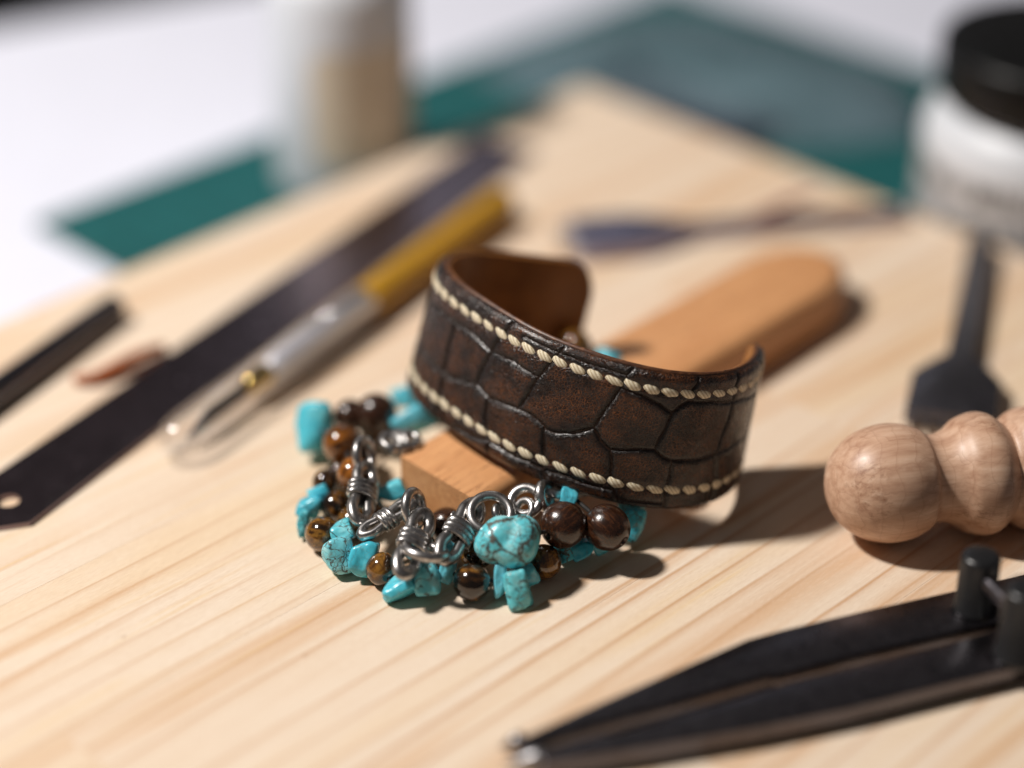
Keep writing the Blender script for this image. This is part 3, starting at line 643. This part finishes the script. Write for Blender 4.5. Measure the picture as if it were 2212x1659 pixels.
LM = mesh('link', *link_mesh(), M['silver']); WM = mesh('wire_wrap', *wrap_mesh(), M['silver'])
ch = thing('chain_bracelet', Vector(at(950, 1120, 0)), 'oxidised silver chain of wire-wrapped links and rings lying over the turquoise beads', 'bracelet')
def link(ax_, ay_, az_, bx_, by_, bz_, nrm, ys=1.0):
    a = Vector(at(*zc(ax_, ay_), az_)); b = Vector(at(*zc(bx_, by_), bz_)); c = (a+b)/2; x = (b-a).normalized(); z = camdir(*nrm); z = (z-x*z.dot(x)).normalized(); y = z.cross(x)
    o = place('link', LM, ch, c, Matrix((x, y, z)).transposed().to_quaternion()); o.scale = ((b-a).length/2/(5.6+WR),)*1+(ys, 1)
    place('wire_wrap', WM, o, (0,0,0), local=True)
def ring(x, y, z, R, nrm, r=WR):
    me = ring_mesh(R, r); n = camdir(*nrm); place('ring', me, ch, Vector(at(*zc(x, y), z)), basis(n, (0,0,1)).to_quaternion())
link(215, 475, 13, 560, 440, 12, (.1, .75, .6))
ring(98, 572, 13.5, 3.35, (.90, .08, .42), 1.0)
link(125, 620, 12.8, 45, 1140, 9, (.55, .25, .80))
link(40, 1240, 8, 520, 935, 12.2, (-.30, .62, .72), .72)
ring(500, 1000, 12.6, 3.45, (.88, .08, .44), 1.0)
link(610, 1000, 12.2, 385, 1570, 8.2, (.40, .25, .88))
ring(590, 1345, 10.2, 4.05, (.20, .95, .20), 1.1)
link(700, 1445, 8.8, 1040, 930, 12.2, (.55, .35, .76))
ring(1122, 1040, 12.6, 4.1, (.06, .50, .86), 1.0)
ring(1195, 1040, 11.2, 1.5, (.80, .30, .5), .85)
ring(1392, 1010, 10.6, 2.0, (-.55, .35, .75), .8)
ring(1400, 940, 11.8, 3.0, (-.20, .45, .86), 1.0)
ring(1560, 900, 12, 2.3, (.88, .15, .45), 1.15)
link(1540, 860, 12.5, 1900, 820, 8, (.1, .8, .5))

# ------------------------------------------------------------------ steel ruler
rd = Vector((.505, .863, 0)); rn = Vector((rd.y, -rd.x, 0)); hole = Vector((-107.6, -50.4, 0))
far = Vector(at(1078, 312, 0)); RL = (far-hole).dot(rd)
ru = thing('steel_ruler', hole, 'dark steel ruler with a hanging hole, lying along the left of the board', 'ruler')
hw = 9.4
out = [(-9, -4.5), (-4, -hw), (RL, -hw), (RL, hw), (-4, hw), (-9, 4.5)]
V, Fc = prism(out, .05, 1.05, 0, 1, holes=[[(2.4*math.cos(2*math.pi*k/28), 2.4*math.sin(2*math.pi*k/28)) for k in range(28)]])
o = place('ruler_blade', mesh('ruler_blade', V, Fc, M['ruler'], False), ru); o.rotation_euler = (0, 0, math.atan2(rd.y, rd.x))
gm = []
for k in range(2, int(RL/1)-2):
    ln = 4.2 if k % 10 == 0 else 3.0 if k % 5 == 0 else 1.8
    b0 = len(gm)*4; gm.append([(k-.06, -hw+.1, 1.075), (k+.06, -hw+.1, 1.075), (k+.06, -hw+ln, 1.075), (k-.06, -hw+ln, 1.075)])
V = [p for q in gm for p in q]; Fc = [tuple(range(4*i, 4*i+4)) for i in range(len(gm))]
gr = mesh('graduation', V, Fc, M['cord'], False); o = place('graduation', gr, ru); o.rotation_euler = (0, 0, math.atan2(rd.y, rd.x)); tag(o, kind='stuff')

# ------------------------------------------------------------------ craft knife with clear cap
KA = Vector(at(1092, 432, 5.2)); KB = Vector(at(345, 974, 5.2)); KL = (KB-KA).length
kn = thing('craft_knife', (KA.x, KA.y, 0), 'craft knife with mustard yellow handle and clear cap over its blade', 'craft knife')
FK = frame_axis(KA, KB)
def kpart(name, prof, mat, n=40, parent=None):
    V, Fc = lathe(prof, n); return world_part(name, xf(FK, V), Fc, mat, parent or kn)
def tpos(x, y): return (Vector(at(x, y, 5.2))-KA).dot((KB-KA).normalized())
t1 = tpos(785, 655); t2 = tpos(560, 800); t3 = tpos(530, 835); t4 = tpos(405, 930)
kpart('handle', [(0, 0), (3.2, 0), (4.2, .9), (4.4, 2.5), (4.4, t1*.3), (4.1, t1*.6), (4.3, t1-3), (4.3, t1-.4), (3.9, t1), (0, t1)], M['mustard'], 28)
kpart('chuck', [(0, t1+.1), (3.7, t1+.1), (3.7, t1+2)]+[(3.5+.10*(i % 2), t1+2.3+i*.5) for i in range(int((t2-t1-8)/.5))]+[(3.3, t2-4), (2.7, t2), (0, t2)], M['alu'])
kpart('brass_collar', [(0, t2+.05), (2.5, t2+.05), (2.9, t2+.9), (2.9, t2+2.4), (2.2, t3), (1.2, t3+.6), (0, t3+.6)], M['brass'])
V, Fc = prism([(-1.9, t3-2), (1.9, t3-2), (1.9, t4-7), (-1.4, t4), (-1.9, t4)], -.35, .35, .08, 1)
world_part('blade', [FK @ Vector((x, z, y)) for x, y, z in V], Fc, M['blade'], kn, False)
cs, ce = t1+1.0, KL
ro, ri = 5.15, 4.25
outp = [(ro, cs), (ro, ce-9)]+[(ro*math.cos(a)*1.0, ce-9+7.5*math.sin(a)) for a in [math.pi/2*i/10 for i in range(1, 11)]]
inp = [(max(.0, ri*math.cos(a)), ce-10+6.6*math.sin(a)) for a in [math.pi/2*i/10 for i in range(10, 0, -1)]]+[(ri, ce-10), (ri, cs)]
V, Fc = lathe(outp[:-1]+[(.02, ce-1.5), (.02, ce-3.4)]+inp[1:], 40, True); world_part('clear_cap', xf(FK, V), Fc, M['clear'], kn)

# ------------------------------------------------------------------ black tool shaft at the left, leather scraps
a = Vector(at(255, 657, 3.4)); b = Vector(at(-40, 868, 3.4)); dv = (b-a).normalized(); b = a+dv*150
rt = thing('tool_handle', (a.x, a.y, 0), 'black round tool handle at the left edge, beside the ruler', 'tool')
V, Fc = lathe([(0, 0), (2.2, 0), (3.1, .9), (3.3, 2.4), (3.3, 110), (2.3, 122), (2.2, 148), (0, 149)], 32); world_part('shaft', xf(frame_axis(a, b), V), Fc, M['black'], rt)
V, Fc = lathe([(0, 148.5), (1.6, 148.5), (1.5, 165), (.2, 180), (0, 180.2)], 20); world_part('point', xf(frame_axis(a, b), V), Fc, M['tip'], rt)
def lace(name, pts, r, label):
    P = [Vector(at(*p)) for p in pts]; th = thing(name, (P[0].x, P[0].y, 0), label, 'leather scrap', 'leather scraps on the board')
    Q_ = []
    for k in range(len(P)-1):
        p0, p1, p2, p3 = P[max(k-1, 0)], P[k], P[k+1], P[min(k+2, len(P)-1)]
        for j in range(5): t = j/5; Q_.append(.5*((2*p1)+(p2-p0)*t+(2*p0-5*p1+4*p2-p3)*t*t+(3*p1-p0-3*p2+p3)*t**3))
    Q_.append(P[-1]); V, Fc = tube(Q_, [r*(.55+.45*math.sin(math.pi*i/(len(Q_)-1))) for i in range(len(Q_))], 10); world_part('strip', V, Fc, M['scrap'], th)
lace('leather_scrap', [(160, 820, 1.4), (205, 815, 1.8), (255, 792, 2.6), (300, 768, 2.6), (352, 748, 1.6)], 1.7, 'curled tan leather scrap beside the upper edge of the ruler')
lace('leather_scrap', [(1600, 478, .8), (1660, 455, 1.0), (1720, 428, 1.2), (1770, 420, .9)], 1.0, 'thin pale leather shaving near the far right edge of the board')

# ------------------------------------------------------------------ pricking irons
def iron(name, head_a, head_b, tail, whead, wshaft, th_, mats, label, teeth=6, headlen=14, taper=16):
    """flat iron: head_a->head_b is the toothed edge, tail the end of the shaft (world points)"""
    c = (head_a+head_b)/2; d = (tail-c).normalized(); L = (tail-c).length; t = thing(name, (c.x, c.y, 0), label, 'leather punch', 'pricking irons on the board')
    w2, s2 = whead/2, wshaft/2
    out = [(4, -w2), (headlen, -w2), (headlen+taper*.5, -(w2*.55+s2*.45)), (headlen+taper, -s2), (L-1, -s2), (L, -s2+1), (L, s2-1), (L-1, s2), (headlen+taper, s2), (headlen+taper*.5, w2*.55+s2*.45), (headlen, w2), (4, w2)]
    V, Fc = prism(out, .05, th_, .5, 2); R_ = Matrix.Rotation(math.atan2(d.y, d.x), 4, 'Z')
    me = auto_smooth(mesh('shank', V, Fc, mats[0]), 40); o = place('shank', me, t); o.rotation_euler = (0, 0, math.atan2(d.y, d.x))
    pitch = whead/teeth
    V, Fc = prism([(4.2, -pitch*.36), (4.2, pitch*.36), (.6, pitch*.16), (-1.2, 0), (.6, -pitch*.16)], th_*.3, th_*.72, .12, 1)
    tm = mesh('tooth', V, Fc, mats[1], False)
    for k in range(teeth):
        p = Vector((c.x, c.y, 0))+R_ @ Vector((0, (k-(teeth-1)/2)*pitch, 0)); o = place('tooth', tm, t, p); o.rotation_euler = (0, 0, math.atan2(d.y, d.x))
hc = Vector(at(2046, 950, 0)); iron('pricking_iron', hc, hc, Vector(at(2117, 545, 0)), 20.5, 6.6, 4.5, (M['iron'], M['tip']), 'black pricking iron pointing at the viewer, behind the turned wooden handle', 6, 21, 11)
hc = Vector(at(1212, 536, 0)); iron('pricking_iron', hc, hc, Vector(at(1955, 478, 0)), 19.0, 4.8, 4.0, (M['iron_grey'], M['tip']), 'grey pricking iron lying sideways behind the leather cuff', 5, 20, 15)

# ------------------------------------------------------------------ turned wooden handle
HA = Vector((64.8, -64.2, 13.0)); HBv = Vector((107.5, -56.2, 13.0)); hd = (HBv-HA).normalized()
th = thing('turned_handle', (HA.x, HA.y, 0), 'turned wooden tool handle with round ball end and bead rings, at the right edge', 'tool handle')
prof = [(0.0, 0), (2.2, .15), (4.6, .8), (7.2, 2.2), (9.3, 4.3), (10.9, 6.8), (11.9, 9.6), (12.35, 12.3), (12.3, 14.8), (11.9, 17.0), (11.1, 19.2), (10.6, 20.2), (10.25, 20.6),
        (9.6, 21.3), (9.2, 22.4), (9.2, 23.8), (9.6, 25.2), (10.4, 26.8), (11.8, 28.6), (12.5, 30.4), (12.9, 32.2), (12.85, 33.8), (12.3, 35.4), (11.2, 36.8), (10.5, 37.6), (10.2, 38.1),
        (10.6, 38.8), (11.8, 40.0), (12.6, 41.6), (13.0, 43.4), (13.0, 45.2), (12.5, 47.0), (11.5, 48.8), (10.6, 50.5), (9.8, 54), (9.4, 60), (9.6, 70), (10.4, 84), (10.6, 96), (9.8, 106), (8.0, 112), (6.8, 114), (0, 114)]
# smooth the profile (Catmull-Rom)
pp = []
for k in range(len(prof)-1):
    p0, p1, p2, p3 = [np.array(prof[min(max(k+d, 0), len(prof)-1)]) for d in (-1, 0, 1, 2)]
    for j in range(3): t = j/3; q = .5*((2*p1)+(p2-p0)*t+(2*p0-5*p1+4*p2-p3)*t*t+(3*p1-p0-3*p2+p3)*t**3); pp.append((max(0, q[0]), q[1]))
pp.append(prof[-1])
V, Fc = lathe(pp, 96); me = mesh('handle_body', V, Fc, M['turned']); place('handle_body', me, th, HA, basis(hd, (0, .3, 1)).to_quaternion())
V, Fc = lathe([(0, 113.6), (6.2, 113.6), (6.2, 124), (3.0, 126), (2.6, 150), (1.2, 176), (.15, 186), (0, 186)], 24); place('awl_spike', mesh('awl_spike', V, Fc, M['tip']), th, HA, basis(hd, (0, .3, 1)).to_quaternion())

# ------------------------------------------------------------------ wing divider (black compass)
ZL = 5.0
dvd = thing('wing_divider', Vector(at(1700, 1500, 0)), 'black steel wing divider with bright tips pointing left at the lower right', 'divider')
def z6(x, y): return (1061.8+.52*x, 1150.2+.52*y)
def leg(top, botm, thick):
    """outlines given as picture points on the top face of the leg"""
    P = [Vector(at(*z6(*p), ZL)) for p in top]+[Vector(at(*z6(*p), ZL)) for p in botm[::-1]]; b = WL[dvd]
    V, Fc = prism([(p.x-b.x, p.y-b.y) for p in P], ZL-thick, ZL, .7, 3); place('leg', auto_smooth(mesh('leg', V, Fc, M['black']), 40), dvd)
leg([(118, 848), (420, 715), (800, 552), (1060, 440), (1200, 402), (1560, 318), (1930, 236), (2212, 168), (3000, 20)], [(108, 880), (450, 785), (800, 687), (1165, 580), (1180, 583), (1500, 505), (1800, 435), (2070, 372), (2400, 290), (3000, 150)], 4.2)
leg([(196, 908), (520, 830), (800, 745), (1300, 602), (1640, 520), (1960, 442), (2300, 330), (3000, 152)], [(200, 952), (600, 892), (1100, 805), (1500, 722), (1900, 620), (2212, 545), (2600, 430), (3000, 300)], 4.2)
for (x, y), (x2, y2) in (((112, 864), (40, 892)), ((198, 930), (60, 966))):
    a = Vector(at(*z6(x, y), 3.2)); b = Vector(at(*z6(x2, y2), 1.2)); a = a+(a-b)*.25
    L = (b-a).length; V, Fc = lathe([(0, 0), (1.45, 0), (1.45, L*.35), (.85, L*.72), (.12, L*1.10), (0, L*1.12)], 20); world_part('needle_tip', xf(frame_axis(a, b), V), Fc, M['needle'], dvd)
def post(x, y, r, h, name='post'):
    c = Vector(at(*z6(x, y), ZL)); V, Fc = lathe([(0, 0), (r+.5, 0), (r+.5, 1.0), (r, 1.4), (r, h-1.2), (r-.35, h-.35), (r-1.2, h), (0, h)], 40); world_part(name, [Vector(v)+c for v in V], Fc, M['plastic'], dvd); return c
pa = post(2005, 318, 3.9, 13.2); pb = post(2190, 512, 4.4, 16)
ps = Vector(((pa.x+pb.x)/2, (pa.y+pb.y)/2, 0)); dd = (pb-pa).normalized()
V, Fc = lathe([(0, 0), (1.5, 0)]+[(1.5+.18*(i % 2), .4*i) for i in range(1, 150)]+[(1.5, 60.5), (0, 60.5)], 20); a_ = pa+Vector((0, 0, 8.6))+dd*.5; world_part('adjusting_screw', xf(frame_axis(a_, a_+dd), V), Fc, M['black'], dvd)
c = Vector(at(*z6(2420, 330), ZL)); V, Fc = lathe([(0, 0), (6, 0), (6.4, .5), (6.4, 6), (5.6, 7), (0, 7)], 40); world_part('thumb_nut', [Vector(v)+c for v in V], Fc, M['black'], dvd)
c = Vector(at(*z6(2960, 160), ZL)); V, Fc = lathe([(0, -4), (11, -4), (11.6, -3.4), (11.6, 1.4), (10.8, 2.2), (0, 2.2)], 48); world_part('hinge', [Vector(v)+c for v in V], Fc, M['black'], dvd)

# ------------------------------------------------------------------ bottle and jar behind the board
def rounded(pts): return pts
bc = Vector((-48.5, 144.5, -15))
bt = thing('white_bottle', bc, 'blurred white plastic bottle with tan label standing behind the ruler', 'bottle')
rB = 20.3
V, Fc = lathe([(0, 0), (rB-2, 0), (rB-.6, .5), (rB, 2.0), (rB, 58), (rB-.8, 62), (rB-4, 66), (12, 69), (12, 72), (0, 72)], 64); world_part('bottle_body', [Vector(v)+bc for v in V], Fc, M['white'], bt)
V, Fc = lathe([(0, 71.5), (13.2, 71.5), (13.6, 72), (13.6, 85), (12.4, 86.2), (0, 86.2)], 48); world_part('cap', [Vector(v)+bc for v in V], Fc, M['white'], bt)
def wraplabel(r, a0, a1, z0, z1, cr, n=48, m=14):
    V = []; Fc = []
    for i in range(n+1):
        a = a0+(a1-a0)*i/n; e = min((a-a0)*r, (a1-a)*r, cr); ins_ = cr-math.sqrt(max(cr*cr-(cr-e)**2, 0))
        for j in range(m+1):
            z = z0+ins_+(z1-z0-2*ins_)*j/m; V.append((r*math.cos(a), r*math.sin(a), z))
    for i in range(n):
        for j in range(m): k = i*(m+1)+j; Fc.append((k, k+m+1, k+m+2, k+1))
    return V, Fc
V, Fc = wraplabel(rB+.08, math.radians(-112), math.radians(60), 12, 46, 5); world_part('label', [Vector(v)+bc for v in V], Fc, M['tan'], bt)
jc = Vector((146.5, 106.0, -15))
jr = thing('white_jar', jc, 'white round jar with black screw lid at the upper right edge', 'jar')
rJ = 35.2
V, Fc = lathe([(0, 0), (rJ-2.5, 0), (rJ-.7, .6), (rJ, 2.6), (rJ, 31), (rJ-.5, 34), (rJ-2, 37.5), (30, 41), (27, 42.5), (26, 47), (0, 47)], 72); world_part('jar_body', [Vector(v)+jc for v in V], Fc, M['white'], jr)
rib = [(0, 44.2), (32.2, 43.6), (32.6, 44.2), (32.6, 56.6), (31.8, 57.9), (30.2, 58.4), (0, 58.6)]
V, Fc = lathe(rib, 72); world_part('lid', [Vector(v)+jc for v in V], Fc, M['blackcap'], jr)
V, Fc = wraplabel(rJ+.08, math.radians(-205), math.radians(-25), 3, 28.5, 2); world_part('label', [Vector(v)+jc for v in V], Fc, M['jarlabel'], jr)

# ------------------------------------------------------------------ clear plastic bag on the mat behind the board
poly = [(146, 150), (150, 166), (188, 170), (230, 160), (244, 126), (243, 70), (214, 36), (196, 40), (170, 60), (156, 98), (146, 128)]
cu = sum(p[0] for p in poly)/len(poly); cv = sum(p[1] for p in poly)/len(poly)
bgp = thing('plastic_bag', uv2w(cu, cv, -15), 'clear plastic bag with dark contents lying behind the far corner of the board', 'plastic bag')
Pn = []
for k in range(len(poly)):
    p0, p1, p2, p3 = [np.array(poly[(k+d) % len(poly)], float) for d in (-1, 0, 1, 2)]
    for j in range(8): t = j/8; Pn.append(.5*((2*p1)+(p2-p0)*t+(2*p0-5*p1+4*p2-p3)*t*t+(3*p1-p0-3*p2+p3)*t**3))
nr = 22; V = []; m = len(Pn)
def bagz(x, y, r): return .6+9*(1-r**3)*(1+.35*mnoise.noise((x*.06, y*.06, 1)))+1.6*(1-r**6)*mnoise.noise((x*.13, y*.13, 4))
for i in range(nr+1):
    r = i/nr
    for p in Pn:
        x, y = cu+(p[0]-cu)*r, cv+(p[1]-cv)*r; q = uv2w(x, y, -15+bagz(x, y, r)); V.append(q)
Fc = [(i*m+k, i*m+(k+1) % m, (i+1)*m+(k+1) % m, (i+1)*m+k) for i in range(nr) for k in range(m)]
n1 = len(V)
for p in Pn: V.append(uv2w(p[0], p[1], -14.7))
Fc += [(nr*m+k, nr*m+(k+1) % m, n1+(k+1) % m, n1+k) for k in range(m)]+[tuple(range(n1, n1+m))[::-1]]
world_part('film', V, Fc, M['film'], bgp)
ctr = uv2w(170, 96, -14.4)
V, Fc = prism([(-13, -30), (9, -34), (14, 30), (-12, 30)], 0, 4.0, .5, 2); o = place('insert_card', mesh('insert_card', V, Fc, M['navy'], False), bgp, ctr); o.rotation_euler = (0, 0, math.radians(45))
